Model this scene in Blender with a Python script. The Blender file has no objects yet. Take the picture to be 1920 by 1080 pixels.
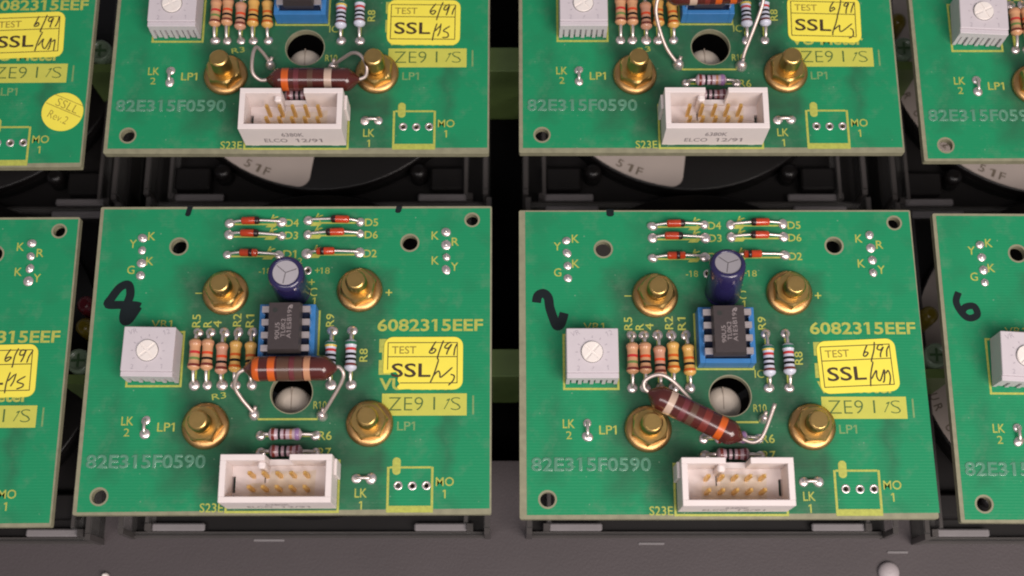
import bpy, bmesh, math, random
from mathutils import Vector, Matrix, Euler
random.seed(7)
S = 0.001                      # everything below is written in millimetres
R = math.radians
scene = bpy.context.scene
COL = scene.collection

# ------------------------------------------------------------------ camera, light, exposure
TILT = 17.053
cam_d = bpy.data.cameras.new('camera'); cam = bpy.data.objects.new('camera', cam_d); COL.objects.link(cam)
cam.location = (0.0, -76.658 * S, 249.904 * S); cam.rotation_euler = (R(TILT), 0, 0)
cam_d.sensor_width = 36; cam_d.sensor_fit = 'HORIZONTAL'; cam_d.lens = 2500 / 1920 * 36
cam_d.clip_start = 0.01; cam_d.clip_end = 20
cam_d.dof.use_dof = True; cam_d.dof.focus_distance = 0.2605; cam_d.dof.aperture_fstop = 16
scene.camera = cam
scene.cycles.filter_width = 2.0          # the photograph is a little soft
scene.view_settings.view_transform = 'Standard'; scene.view_settings.look = 'None'
scene.view_settings.exposure = 0; scene.view_settings.gamma = 1; scene.view_settings.use_curve_mapping = False

world = bpy.data.worlds.new('World'); scene.world = world; world.use_nodes = True
bg = world.node_tree.nodes['Background']; bg.inputs[0].default_value = (0.95, 0.93, 1.0, 1); bg.inputs[1].default_value = 0.22

def area(name, loc, target, size, energy, color):
    d = bpy.data.lights.new(name, 'AREA'); d.shape = 'RECTANGLE'; d.size, d.size_y = size
    d.energy = energy; d.color = color
    o = bpy.data.objects.new(name, d); COL.objects.link(o); o.location = Vector(loc) * S
    o.rotation_euler = (Vector(target) - Vector(loc)).to_track_quat('-Z', 'Y').to_euler(); return o
area('key_light', (260, -300, 420), (30, 10, 0), (0.32, 0.32), 3.2, (1.0, 0.90, 0.84))  # unseen key lamp at the right front, following the shadow direction
area('ceiling_light', (-60, -330, 640), (0, 0, 0), (0.6, 0.2), 2.3, (1.0, 0.93, 0.92))

# ------------------------------------------------------------------ materials
def mat(name, color, rough=0.5, metal=0.0, var=0.12, scale=0.4, bump=0.0, bscale=3.0, coat=0.0, spec=0.5, alpha=None, trans=0.0):
    m = bpy.data.materials.new(name); m.use_nodes = True
    nt = m.node_tree; b = nt.nodes['Principled BSDF']
    b.inputs['Roughness'].default_value = rough; b.inputs['Metallic'].default_value = metal
    b.inputs['Specular IOR Level'].default_value = spec; b.inputs['Coat Weight'].default_value = coat
    b.inputs['Transmission Weight'].default_value = trans
    if alpha is not None: b.inputs['Alpha'].default_value = alpha
    tc = nt.nodes.new('ShaderNodeTexCoord'); n = nt.nodes.new('ShaderNodeTexNoise')
    n.inputs['Scale'].default_value = scale * 1000; n.inputs['Detail'].default_value = 4
    nt.links.new(tc.outputs['Object'], n.inputs['Vector'])
    mx = nt.nodes.new('ShaderNodeMix'); mx.data_type = 'RGBA'
    c = Vector(color)
    mx.inputs['A'].default_value = (*(c * (1 - var)), 1); mx.inputs['B'].default_value = (*[min(1, v * (1 + var)) for v in color], 1)
    nt.links.new(n.outputs['Fac'], mx.inputs['Factor']); nt.links.new(mx.outputs['Result'], b.inputs['Base Color'])
    if bump:
        n2 = nt.nodes.new('ShaderNodeTexNoise'); n2.inputs['Scale'].default_value = bscale * 1000; n2.inputs['Detail'].default_value = 3
        nt.links.new(tc.outputs['Object'], n2.inputs['Vector'])
        bp = nt.nodes.new('ShaderNodeBump'); bp.inputs['Strength'].default_value = bump; bp.inputs['Distance'].default_value = 0.0001
        nt.links.new(n2.outputs['Fac'], bp.inputs['Height']); nt.links.new(bp.outputs['Normal'], b.inputs['Normal'])
    return m

def mask_material():
    """green solder mask: brighter towards the margins, darker around the centre and in bands beside it, dusty, faint weave"""
    m = bpy.data.materials.new('green_solder_mask'); m.use_nodes = True
    nt = m.node_tree; N = nt.nodes.new; K = nt.links.new; b = nt.nodes['Principled BSDF']
    tc = N('ShaderNodeTexCoord'); mp = N('ShaderNodeVectorMath'); mp.operation = 'SCALE'; mp.inputs['Scale'].default_value = 1000
    K(tc.outputs['Object'], mp.inputs[0])
    nz = N('ShaderNodeTexNoise'); nz.inputs['Scale'].default_value = 0.16; nz.inputs['Detail'].default_value = 4; K(mp.outputs[0], nz.inputs['Vector'])
    ns = N('ShaderNodeVectorMath'); ns.operation = 'MULTIPLY_ADD'; ns.inputs[1].default_value = (7, 7, 0); K(nz.outputs['Color'], ns.inputs[0]); K(mp.outputs[0], ns.inputs[2])
    sep = N('ShaderNodeSeparateXYZ'); K(ns.outputs[0], sep.inputs[0])
    def mth(op, a, bb, clamp=False):
        x = N('ShaderNodeMath'); x.operation = op; x.use_clamp = clamp
        for i, v in enumerate((a, bb)):
            if isinstance(v, (int, float)): x.inputs[i].default_value = v
            else: K(v, x.inputs[i])
        return x.outputs[0]
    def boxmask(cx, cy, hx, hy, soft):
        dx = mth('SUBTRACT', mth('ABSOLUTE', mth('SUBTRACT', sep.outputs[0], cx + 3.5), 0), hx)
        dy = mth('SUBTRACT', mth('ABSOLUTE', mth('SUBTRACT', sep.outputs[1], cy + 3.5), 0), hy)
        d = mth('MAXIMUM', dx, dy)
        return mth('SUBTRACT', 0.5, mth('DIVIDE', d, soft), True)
    f = boxmask(-1.5, -4, 20, 20, 6)  # soft-edged darker zones around the centre and the components
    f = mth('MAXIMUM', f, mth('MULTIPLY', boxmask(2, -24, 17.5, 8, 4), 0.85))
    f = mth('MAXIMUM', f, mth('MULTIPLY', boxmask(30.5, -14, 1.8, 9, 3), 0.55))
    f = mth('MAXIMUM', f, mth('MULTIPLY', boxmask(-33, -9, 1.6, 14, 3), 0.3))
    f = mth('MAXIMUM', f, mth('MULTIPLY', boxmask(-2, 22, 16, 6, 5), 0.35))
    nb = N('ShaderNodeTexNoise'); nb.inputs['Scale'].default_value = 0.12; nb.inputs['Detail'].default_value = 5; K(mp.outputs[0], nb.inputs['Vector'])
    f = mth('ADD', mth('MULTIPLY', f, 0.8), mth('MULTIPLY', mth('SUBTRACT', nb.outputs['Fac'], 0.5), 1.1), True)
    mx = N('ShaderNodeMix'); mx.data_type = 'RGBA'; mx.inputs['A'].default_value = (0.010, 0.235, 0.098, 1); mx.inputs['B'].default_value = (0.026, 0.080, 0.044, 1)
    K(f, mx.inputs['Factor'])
    # pale dust and flux haze, in blotches
    nd = N('ShaderNodeTexNoise'); nd.inputs['Scale'].default_value = 0.22; nd.inputs['Detail'].default_value = 7; nd.inputs['Roughness'].default_value = 0.7; K(mp.outputs[0], nd.inputs['Vector'])
    dr = N('ShaderNodeMapRange'); dr.inputs['From Min'].default_value = 0.52; dr.inputs['From Max'].default_value = 0.8; dr.inputs['To Max'].default_value = 0.26; K(nd.outputs['Fac'], dr.inputs['Value'])
    m2 = N('ShaderNodeMix'); m2.data_type = 'RGBA'; m2.inputs['B'].default_value = (0.22, 0.25, 0.19, 1)
    K(dr.outputs[0], m2.inputs['Factor']); K(mx.outputs['Result'], m2.inputs['A'])
    vs = N('ShaderNodeTexVoronoi'); vs.inputs['Scale'].default_value = 0.35; K(mp.outputs[0], vs.inputs['Vector'])
    sp = N('ShaderNodeMapRange'); sp.inputs['From Min'].default_value = 0.035; sp.inputs['From Max'].default_value = 0.06; sp.inputs['To Min'].default_value = 0.45; sp.inputs['To Max'].default_value = 0; K(vs.outputs['Distance'], sp.inputs['Value'])
    m3 = N('ShaderNodeMix'); m3.data_type = 'RGBA'; m3.inputs['B'].default_value = (0.3, 0.36, 0.28, 1)
    K(sp.outputs[0], m3.inputs['Factor']); K(m2.outputs['Result'], m3.inputs['A']); K(m3.outputs['Result'], b.inputs['Base Color'])
    wv = N('ShaderNodeTexWave'); wv.bands_direction = 'Y'; wv.inputs['Scale'].default_value = 0.55; wv.inputs['Distortion'].default_value = 0.6; wv.inputs['Detail'].default_value = 2; K(mp.outputs[0], wv.inputs['Vector'])
    bp = N('ShaderNodeBump'); bp.inputs['Strength'].default_value = 0.28; bp.inputs['Distance'].default_value = 0.00004
    nf = N('ShaderNodeTexNoise'); nf.inputs['Scale'].default_value = 2.2; K(mp.outputs[0], nf.inputs['Vector'])
    K(mth('ADD', wv.outputs['Fac'], mth('MULTIPLY', nf.outputs['Fac'], 1.2)), bp.inputs['Height']); K(bp.outputs['Normal'], b.inputs['Normal'])
    b.inputs['Roughness'].default_value = 0.46; b.inputs['Specular IOR Level'].default_value = 0.3
    return m

M = {}
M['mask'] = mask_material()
M['fr4'] = mat('bare_laminate', (0.235, 0.225, 0.145), 0.6, var=0.3, scale=0.6)
M['silk'] = mat('yellow_ink', (0.39, 0.415, 0.075), 0.55, var=0.35, scale=1.5)
M['block'] = mat('yellow_block_ink', (0.50, 0.50, 0.075), 0.6, var=0.10, scale=0.5)
M['silkgreen'] = mat('dark_green_lettering', (0.07, 0.13, 0.03), 0.5, var=0.4, scale=1.5)
M['faint'] = mat('faded_yellow_ink', (0.17, 0.30, 0.11), 0.5, var=0.3, scale=1.0)
M['etch'] = mat('raised_green_lettering', (0.09, 0.25, 0.16), 0.22, var=0.15, spec=1.0)
M['sticker'] = mat('yellow_sticker_paper', (0.82, 0.71, 0.075), 0.5, var=0.05, scale=0.2, bump=0.15, bscale=0.6)
M['ink'] = mat('dark_sticker_ink', (0.045, 0.025, 0.01), 0.6, var=0.3)
M['pen'] = mat('ballpoint_ink', (0.045, 0.03, 0.015), 0.6, var=0.5, scale=1.0)
M['thinink'] = mat('brown_sticker_ink', (0.28, 0.21, 0.03), 0.6, var=0.3)
M['marker'] = mat('black_marker_ink', (0.006, 0.011, 0.013), 0.5, var=0.3, spec=0.25)
M['tin'] = mat('solder', (0.80, 0.70, 0.69), 0.33, 0.85, var=0.2, scale=1.2, bump=0.5, bscale=1.2)
M['lead'] = mat('tinned_wire', (0.74, 0.66, 0.63), 0.36, 0.85, var=0.12, scale=1.0)
M['wire'] = mat('dull_tinned_wire', (0.60, 0.50, 0.46), 0.45, 0.75, var=0.15, scale=0.8, bump=0.2)
M['brass'] = mat('brass', (0.70, 0.46, 0.16), 0.31, 1.0, var=0.22, scale=0.5, bump=0.25, bscale=2)
M['brassflange'] = mat('coppery_brass', (0.54, 0.32, 0.13), 0.40, 1.0, var=0.35, scale=0.4, bump=0.25, bscale=2)
M['gold'] = mat('gold_plate', (0.95, 0.62, 0.20), 0.4, 0.8, var=0.1)
M['trim'] = mat('grey_lilac_plastic', (0.55, 0.50, 0.53), 0.55, var=0.05, scale=0.4, bump=0.15, bscale=3)
M['rotor'] = mat('white_plastic', (0.78, 0.72, 0.68), 0.45, var=0.05)
M['trimlet'] = mat('moulded_lettering', (0.36, 0.32, 0.36), 0.6, var=0.1)
M['head'] = mat('ivory_plastic', (0.74, 0.66, 0.645), 0.5, var=0.05, scale=0.3, bump=0.08, bscale=4)
M['headfloor'] = mat('flux_stained_plastic', (0.70, 0.61, 0.52), 0.5, var=0.2, scale=0.25)
M['headtext'] = mat('grey_print', (0.24, 0.20, 0.21), 0.6, var=0.35, scale=2)
M['slot'] = mat('dark_recess', (0.02, 0.022, 0.02), 0.6)
M['chip'] = mat('dark_epoxy', (0.040, 0.030, 0.031), 0.5, var=0.15, scale=1.5, bump=0.25, bscale=5)
M['chiptext'] = mat('grey_chip_print', (0.26, 0.22, 0.22), 0.6, var=0.3, scale=2)
M['socket'] = mat('blue_plastic', (0.035, 0.17, 0.42), 0.4, var=0.12, scale=0.6)
M['socketin'] = mat('navy_plastic', (0.010, 0.018, 0.055), 0.5)
M['sleeve'] = mat('purple_sleeve', (0.020, 0.016, 0.072), 0.22, var=0.2, scale=0.5, coat=0.3)
M['captop'] = mat('aluminium', (0.62, 0.58, 0.61), 0.5, 0.7, var=0.06, bump=0.15, bscale=3)
M['rbrown'] = mat('brown_lacquer', (0.075, 0.014, 0.011), 0.2, var=0.45, scale=0.3, coat=0.4)
M['tan'] = mat('tan_lacquer', (0.56, 0.29, 0.15), 0.25, var=0.1, scale=0.8, coat=0.4)
M['pinktan'] = mat('pink_tan_lacquer', (0.52, 0.26, 0.17), 0.25, var=0.1, scale=0.8, coat=0.4)
M['yellowtan'] = mat('amber_lacquer', (0.60, 0.34, 0.09), 0.25, var=0.1, scale=0.8, coat=0.4)
M['paleblue'] = mat('pale_blue_lacquer', (0.55, 0.56, 0.66), 0.28, var=0.06, coat=0.3)
M['mauve'] = mat('mauve_lacquer', (0.36, 0.23, 0.26), 0.3, var=0.15, scale=0.8, coat=0.3)
M['lilac'] = mat('lilac_lacquer', (0.50, 0.37, 0.42), 0.3, var=0.1, coat=0.3)
for n, c in dict(red=(0.50, 0.03, 0.03), orange=(0.54, 0.095, 0.01), vermilion=(0.62, 0.06, 0.015), black=(0.012, 0.010, 0.009), brownband=(0.16, 0.025, 0.018),
                 green=(0.14, 0.22, 0.06), bottle=(0.02, 0.12, 0.07), goldband=(0.46, 0.22, 0.12), violet=(0.30, 0.17, 0.34), yellowband=(0.60, 0.42, 0.03), cream=(0.50, 0.36, 0.28), maroon=(0.13, 0.025, 0.03), khaki=(0.095, 0.045, 0.028)).items():
    M[n] = mat(n + '_band', c, 0.3, var=0.1, scale=1.0, coat=0.3)
M['diode'] = mat('orange_red_glass', (0.44, 0.042, 0.010), 0.15, var=0.35, scale=0.6, coat=0.5)
M['diodeband'] = mat('black_diode_band', (0.02, 0.006, 0.006), 0.3)
M['rivet'] = mat('dull_white_metal', (0.36, 0.32, 0.33), 0.5, var=0.1)
M['panel'] = mat('dark_mauve_grey_panel', (0.058, 0.047, 0.050), 0.6, var=0.12, scale=0.08, bump=0.5, bscale=1.8)
M['void'] = mat('matt_black_interior', (0.004, 0.004, 0.004), 0.9, spec=0.1)
M['black'] = mat('black_plastic', (0.007, 0.006, 0.006), 0.5, var=0.3, scale=0.1, spec=0.25)
M['gloss'] = mat('glossy_black_plastic', (0.007, 0.006, 0.006), 0.3, var=0.2, scale=0.1, spec=0.3)
M['clear'] = mat('smoky_clear_plastic', (0.30, 0.29, 0.28), 0.12, var=0.1, alpha=0.13)
M['edge'] = mat('painted_light_cover_edge', (0.060, 0.054, 0.052), 0.3, var=0.3, scale=0.1)  # paler tone stands in for light caught along cover edges; corner posts share it
M['tab'] = mat('frosted_clear_plastic', (0.20, 0.185, 0.19), 0.35, var=0.15)
M['label'] = mat('beige_paper_label', (0.46, 0.39, 0.35), 0.6, var=0.08, scale=0.15)
M['labeltext'] = mat('brown_label_print', (0.14, 0.11, 0.08), 0.6, var=0.4)
M['boss'] = mat('beige_plastic_boss', (0.52, 0.45, 0.38), 0.5, var=0.06)
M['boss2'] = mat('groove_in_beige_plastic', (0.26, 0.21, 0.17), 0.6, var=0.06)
M['ledgreen'] = mat('dull_green_plastic', (0.05, 0.10, 0.045), 0.3, var=0.3, scale=0.2)
M['ledolive'] = mat('olive_green_plastic', (0.12, 0.18, 0.055), 0.35, var=0.2, scale=0.2)
M['ledpale'] = mat('pale_green_plastic', (0.16, 0.22, 0.15), 0.3, var=0.3, scale=0.4)
M['ledyellow'] = mat('dull_yellow_plastic', (0.16, 0.12, 0.01), 0.3, var=0.3)
M['ledred'] = mat('dull_red_plastic', (0.12, 0.012, 0.02), 0.3, var=0.3)

# ------------------------------------------------------------------ mesh helpers (millimetres in, metres out)
class MB:
    def __init__(s): s.v = []; s.f = []; s.m = []; s.cur = 0; s.mats = []; s.smooth = []
    def use(s, key):
        if key not in s.mats: s.mats.append(key)
        s.cur = s.mats.index(key); return s
    def add(s, vs, fs, smooth=False):
        o = len(s.v); s.v += [tuple(v) for v in vs]
        for f in fs: s.f.append([i + o for i in f]); s.m.append(s.cur); s.smooth.append(smooth)
        return s
    def box(s, x0, x1, y0, y1, z0, z1, ch=0.0):
        if ch <= 0:
            vs = [(x, y, z) for z in (z0, z1) for x, y in ((x0, y0), (x1, y0), (x1, y1), (x0, y1))]
            return s.add(vs, [(3, 2, 1, 0), (4, 5, 6, 7), (0, 1, 5, 4), (1, 2, 6, 5), (2, 3, 7, 6), (3, 0, 4, 7)])
        c = ch
        rings = [(z0, 0), (z1 - c, 0), (z1, c)]
        def oct(d):
            e = c
            return [(x0 + e + d * .4, y0 + d), (x1 - e - d * .4, y0 + d), (x1 - d, y0 + e + d * .4), (x1 - d, y1 - e - d * .4), (x1 - e - d * .4, y1 - d), (x0 + e + d * .4, y1 - d), (x0 + d, y1 - e - d * .4), (x0 + d, y0 + e + d * .4)]
        vs = []; fs = []
        for z, d in rings: vs += [(x, y, z) for x, y in oct(d)]
        n = 8
        for r in range(2):
            for i in range(n): fs.append((r * n + i, r * n + (i + 1) % n, (r + 1) * n + (i + 1) % n, (r + 1) * n + i))
        fs.append(tuple(range(n - 1, -1, -1))); fs.append(tuple(range(2 * n, 3 * n)))
        return s.add(vs, fs)
    def lathe(s, prof, n=20, mtx=None, smooth=True, cap=True):
        """prof: list of (radius, z[, material])"""
        mtx = mtx or Matrix(); base = len(s.v)
        for p in prof:
            for k in range(n):
                a = 2 * math.pi * k / n
                s.v.append(tuple(mtx @ Vector((p[0] * math.cos(a), p[0] * math.sin(a), p[1]))))
        for r in range(len(prof) - 1):
            if len(prof[r]) > 2: s.use(prof[r][2])
            for k in range(n):
                s.f.append([base + r * n + k, base + r * n + (k + 1) % n, base + (r + 1) * n + (k + 1) % n, base + (r + 1) * n + k]); s.m.append(s.cur); s.smooth.append(smooth)
        if cap:
            s.f.append([base + k for k in range(n - 1, -1, -1)]); s.m.append(s.cur); s.smooth.append(False)
            e = base + (len(prof) - 1) * n
            s.f.append([e + k for k in range(n)]); s.m.append(s.cur); s.smooth.append(False)
        return s
    def tube(s, pts, r, n=10):
        pts = [Vector(p) for p in pts]; base = len(s.v); up = Vector((0.03, 0.07, 1))
        for i, p in enumerate(pts):
            t = (pts[min(i + 1, len(pts) - 1)] - pts[max(i - 1, 0)]).normalized()
            u = up - t * up.dot(t)
            if u.length < 0.05: u = Vector((1, 0, 0)) - t * t.x
            u.normalize(); w = t.cross(u); up = u
            for k in range(n):
                a = 2 * math.pi * k / n; s.v.append(tuple(p + (u * math.cos(a) + w * math.sin(a)) * r))
        for i in range(len(pts) - 1):
            for k in range(n):
                s.f.append([base + i * n + k, base + (i + 1) * n + k, base + (i + 1) * n + (k + 1) % n, base + i * n + (k + 1) % n]); s.m.append(s.cur); s.smooth.append(True)
        s.f.append([base + k for k in range(n)]); s.m.append(s.cur); s.smooth.append(False)
        e = base + (len(pts) - 1) * n; s.f.append([e + k for k in range(n - 1, -1, -1)]); s.m.append(s.cur); s.smooth.append(False)
        return s
    def prism(s, poly, z0, z1):
        n = len(poly); vs = [(x, y, z0) for x, y in poly] + [(x, y, z1) for x, y in poly]
        return s.add(vs, [tuple(range(n - 1, -1, -1)), tuple(range(n, 2 * n))] + [(i, (i + 1) % n, n + (i + 1) % n, n + i) for i in range(n)])
    def sheet(s, poly, z):
        return s.add([(x, y, z) for x, y in poly], [tuple(range(len(poly)))])
    def rect(s, x0, x1, y0, y1, z): return s.sheet([(x0, y0), (x1, y0), (x1, y1), (x0, y1)], z)
    def frame(s, x0, x1, y0, y1, w, z):
        s.rect(x0, x1, y0, y0 + w, z); s.rect(x0, x1, y1 - w, y1, z); s.rect(x0, x0 + w, y0 + w, y1 - w, z); return s.rect(x1 - w, x1, y0 + w, y1 - w, z)
    def ribbon(s, pts, w, z, taper=0.75):
        """one mitred strip along a smoothed line"""
        p = spline([(x, y, 0) for x, y in pts], 5); n = len(p); L = []; Rr = []
        for i in range(n):
            t = (p[min(i + 1, n - 1)] - p[max(i - 1, 0)]); t.z = 0
            if t.length < 1e-6: t = Vector((1, 0, 0))
            t.normalize(); nn = Vector((-t.y, t.x, 0)); k = w / 2 * (taper if i in (0, n - 1) else 1)
            L.append(p[i] + nn * k); Rr.append(p[i] - nn * k)
        vs = []
        for i in range(n): vs += [(L[i].x, L[i].y, z + i * 0.0008), (Rr[i].x, Rr[i].y, z + i * 0.0008)]
        return s.add(vs, [(2 * i, 2 * i + 1, 2 * i + 3, 2 * i + 2) for i in range(n - 1)])
    def text(s, string, x, y, h, w=None, rot=0, z=0.05, bold=0.0, mtx=None, anchor='c'):
        vs, fs, (bx0, bx1, by0, by1) = glyphs(string, bold)
        k = h / max(1e-6, (by1 - by0)); kx = k if w is None else w / max(1e-6, (bx1 - bx0))
        ox = {'c': (bx0 + bx1) / 2, 'l': bx0}[anchor]; oy = (by0 + by1) / 2
        rm = Matrix.Rotation(R(rot), 2); out = []
        for vx, vy in vs:
            q = rm @ Vector(((vx - ox) * kx, (vy - oy) * k)); v = Vector((q.x + x, q.y + y, z))
            out.append(tuple(mtx @ v) if mtx else tuple(v))
        return s.add(out, fs)
    def mesh(s, name):
        me = bpy.data.meshes.new(name)
        me.from_pydata([(x * S, y * S, z * S) for x, y, z in s.v], [], s.f)
        for k in s.mats: me.materials.append(M[k])
        me.polygons.foreach_set('material_index', s.m); me.polygons.foreach_set('use_smooth', s.smooth); me.update()
        return me
    def build(s, name, parent=None, loc=(0, 0, 0), rot=(0, 0, 0)): return put(name, s.mesh(name), parent, loc, rot)

def spline(pts, k=6):
    P = [Vector(p) for p in pts]; out = []
    for i in range(len(P) - 1):
        p0, p1, p2, p3 = P[max(i - 1, 0)], P[i], P[i + 1], P[min(i + 2, len(P) - 1)]
        for j in range(k):
            t = j / k
            out.append(0.5 * ((2 * p1) + (p2 - p0) * t + (2 * p0 - 5 * p1 + 4 * p2 - p3) * t * t + (3 * p1 - p0 - 3 * p2 + p3) * t ** 3))
    out.append(P[-1]); return out

_gl = {}
def xmax_of(string, bold, lo=False):
    c = bpy.data.curves.new('t', 'FONT'); c.body = string; c.size = 1; c.offset = bold
    o = bpy.data.objects.new('t', c); me = bpy.data.meshes.new_from_object(o); xs = [v.co.x for v in me.vertices]
    bpy.data.objects.remove(o); bpy.data.curves.remove(c); bpy.data.meshes.remove(me); return min(xs) if lo else max(xs)
def bar_width(bold): return xmax_of('1', bold) - xmax_of('1', bold, True)
def glyphs(string, bold):
    key = (string, bold)
    if key not in _gl:
        c = bpy.data.curves.new('t', 'FONT'); c.body = string; c.size = 1; c.offset = bold; c.resolution_u = 3; c.fill_mode = 'BOTH'
        o = bpy.data.objects.new('t', c); me = bpy.data.meshes.new_from_object(o)
        vs = [(v.co.x, v.co.y) for v in me.vertices]
        fs = []
        for p in me.polygons:
            a = list(p.vertices)
            if p.normal.z < 0: a.reverse()
            fs.append(tuple(a))
        xs = [v[0] for v in vs]; ys = [v[1] for v in vs]
        for i, ch in enumerate(string):
            if ch == '1' and string != '1' or string == '1':
                if ch != '1': continue
                bw = bar_width(bold); xr = xmax_of(string[:i + 1], bold); xl = xr - bw; top = max(ys); n0 = len(vs)
                if string[:i + 1] == '1': xl = min(xs)
                vs += [(xl + .002, top), (xl - .13, top - .11), (xl - .13, top - .21), (xl + .002, top - .12)]; fs.append((n0, n0 + 1, n0 + 2, n0 + 3))
        xs = [v[0] for v in vs]
        _gl[key] = (vs, fs, (min(xs), max(xs), min(ys), max(ys)))
        bpy.data.objects.remove(o); bpy.data.curves.remove(c); bpy.data.meshes.remove(me)
    return _gl[key]

_jr = random.Random(3)
def put(name, me, parent=None, loc=(0, 0, 0), rot=(0, 0, 0)):
    o = bpy.data.objects.new(name, me); COL.objects.link(o); o.parent = parent
    if name == 'solder_joint': o.scale = (_jr.uniform(.85, 1.12), _jr.uniform(.85, 1.12), _jr.uniform(.7, 1.3)); rot = (rot[0], rot[1], _jr.uniform(0, 6))
    o.location = Vector(loc) * S; o.rotation_euler = rot; return o
def empty(name, loc, rot=(0, 0, 0)):
    o = bpy.data.objects.new(name, None); COL.objects.link(o); o.location = Vector(loc) * S; o.rotation_euler = rot
    o.empty_display_size = 0.005; return o
def tag(o, label, cat, group=None, kind=None):
    o['label'] = label; o['category'] = cat
    if group: o['group'] = group
    if kind: o['kind'] = kind
    return o

def holed_plate(name, outline, holes, z0, z1, mkey):
    c = bpy.data.curves.new('p', 'CURVE'); c.dimensions = '2D'; c.fill_mode = 'BOTH'; c.extrude = (z1 - z0) / 2 * S
    def sp(pts):
        q = c.splines.new('POLY'); q.points.add(len(pts) - 1); q.use_cyclic_u = True
        for i, (x, y) in enumerate(pts): q.points[i].co = (x * S, y * S, 0, 1)
    sp(outline)
    for hx, hy, hr in holes:
        n = 48 if hr > 2 else 24
        sp([(hx + hr * math.cos(2 * math.pi * k / n), hy + hr * math.sin(2 * math.pi * k / n)) for k in range(n)])
    o = bpy.data.objects.new('p', c); me = bpy.data.meshes.new_from_object(o)
    bpy.data.objects.remove(o); bpy.data.curves.remove(c)
    for v in me.vertices: v.co.z += (z0 + z1) / 2 * S
    me.materials.clear(); me.materials.append(M[mkey]); me.name = name
    return me

def rounded(x0, x1, y0, y1, r, n=6):
    out = []
    for cx, cy, a0 in ((x1 - r, y0 + r, -90), (x1 - r, y1 - r, 0), (x0 + r, y1 - r, 90), (x0 + r, y0 + r, 180)):
        for k in range(n + 1):
            a = R(a0 + 90 * k / n); out.append((cx + r * math.cos(a), cy + r * math.sin(a)))
    return out

# ------------------------------------------------------------------ the setting: panel the meters stand in
pb = MB().use('panel'); pb.box(-260, 260, -190, -28.0, -60, -36.0)
panel = pb.build('panel'); panel['kind'] = 'structure'
bb = MB().use('void'); bb.box(-260, 260, -27.9, 190, -60, -52)
base = bb.build('floor'); base['kind'] = 'structure'

# ------------------------------------------------------------------ shared component meshes
NUTS = [(-13.0, 12.5), (13.2, 13.0), (-15.2, -13.9), (15.9, -13.5)]
HOLES = [(-22.9, 22.25, 1.55), (22.8, 22.9, 1.55), (35.1, 27.7, 1.2), (-34.36, -27.15, 1.4), (0.75, -7.4, 3.95),
         (21.54, -25.2, .42), (24.2, -25.25, .42), (26.83, -25.2, .42), (2.76, 17.2, .42), (-2.5, 17.1, .42)]
def solder_mesh(r, h, name, stub=False):
    b = MB().use('tin'); n = 7; prof = [(r, 0.0)]
    for i in range(1, n): a = i / n * math.pi / 2; prof.append((r * (0.25 + .75 * math.cos(a) ** 1.3), h * math.sin(a)))
    prof += [(.3, h * .97), (.3, h + .28), (.16, h + .36)] if stub else [(r * .2, h * 1.02)]
    b.lathe(prof, 14); return b.mesh(name)
SOLDER = solder_mesh(1.05, .62, 'solder_joint'); SOLDER_FLAT = solder_mesh(.95, .42, 'solder_joint', True); SOLDER_BIG = solder_mesh(1.15, 1.5, 'solder_joint')
rg = MB().use('tin'); rg.lathe([(.46, .055), (.46, .1), (.80, .1), (.84, .055)], 20, cap=False); RING = rg.mesh('pad_ring')

def resistor_mesh(body, bands, length=6.5, r0=1.02, r1=1.22):
    """axis along +y, first end at -y; bands: (fraction, width mm, material)"""
    b = MB().use(body); h = length / 2
    def rad(t):
        d = min(t, length - t)
        if d < .9: return max(.25, r1 * math.sin(min(1, d / .9 + .12) * math.pi / 2))
        if d < 1.9: return r1 + (r0 - r1) * (0.5 - 0.5 * math.cos((d - .9) * math.pi))
        return r0
    cuts = sorted(set([i * length / 26 for i in range(27)] + [c for f, w, k in bands for c in (f * length - w / 2, f * length + w / 2)]))
    prof = []
    for i, t in enumerate(cuts):
        mid = (t + cuts[min(i + 1, len(cuts) - 1)]) / 2; key = body
        for f, w, k in bands:
            if abs(mid - f * length) < w / 2: key = k
        prof.append((rad(t), t - h, key))
    b.use(body); b.lathe(prof, 16, Matrix.Rotation(R(-90), 4, 'X')); return b.mesh('resistor')
W = .52
RES = dict(
    r5=resistor_mesh('tan', [(.16, W, 'brownband'), (.36, W, 'green'), (.55, W, 'red'), (.84, W, 'goldband')]),
    r4=resistor_mesh('tan', [(.18, W, 'brownband'), (.36, W, 'black'), (.53, W, 'vermilion'), (.84, .4, 'goldband')]),
    r3=resistor_mesh('pinktan', [(.18, W, 'brownband'), (.36, W, 'black'), (.53, W, 'vermilion'), (.84, .4, 'goldband')]),
    r2=resistor_mesh('yellowtan', [(.18, W, 'orange'), (.36, W, 'black'), (.53, W, 'orange'), (.84, .4, 'yellowtan')]),
    r9=resistor_mesh('paleblue', [(.2, W, 'brownband'), (.36, W, 'black'), (.51, W, 'black'), (.67, W, 'red'), (.80, .35, 'yellowband'), (.87, .5, 'bottle')]),
    r8=resistor_mesh('paleblue', [(.2, W, 'brownband'), (.36, W, 'black'), (.51, W, 'black'), (.67, W, 'red'), (.85, .6, 'bottle')]),
    r6=resistor_mesh('lilac', [(.16, .6, 'brownband'), (.34, .5, 'black'), (.5, .4, 'maroon'), (.68, .5, 'goldband'), (.86, .8, 'violet')]),
    r7=resistor_mesh('mauve', [(.16, .6, 'brownband'), (.34, .5, 'black'), (.5, .5, 'black'), (.66, .5, 'brownband'), (.84, .5, 'maroon')]))
def lead_mesh(reach, z):
    b = MB().use('lead'); b.tube(spline([(0, 0, z), (0, -reach * .62, z), (0, -reach * .9, z * .72), (0, -reach, .3)], 4), .32, 8); return b.mesh('lead')
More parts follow.
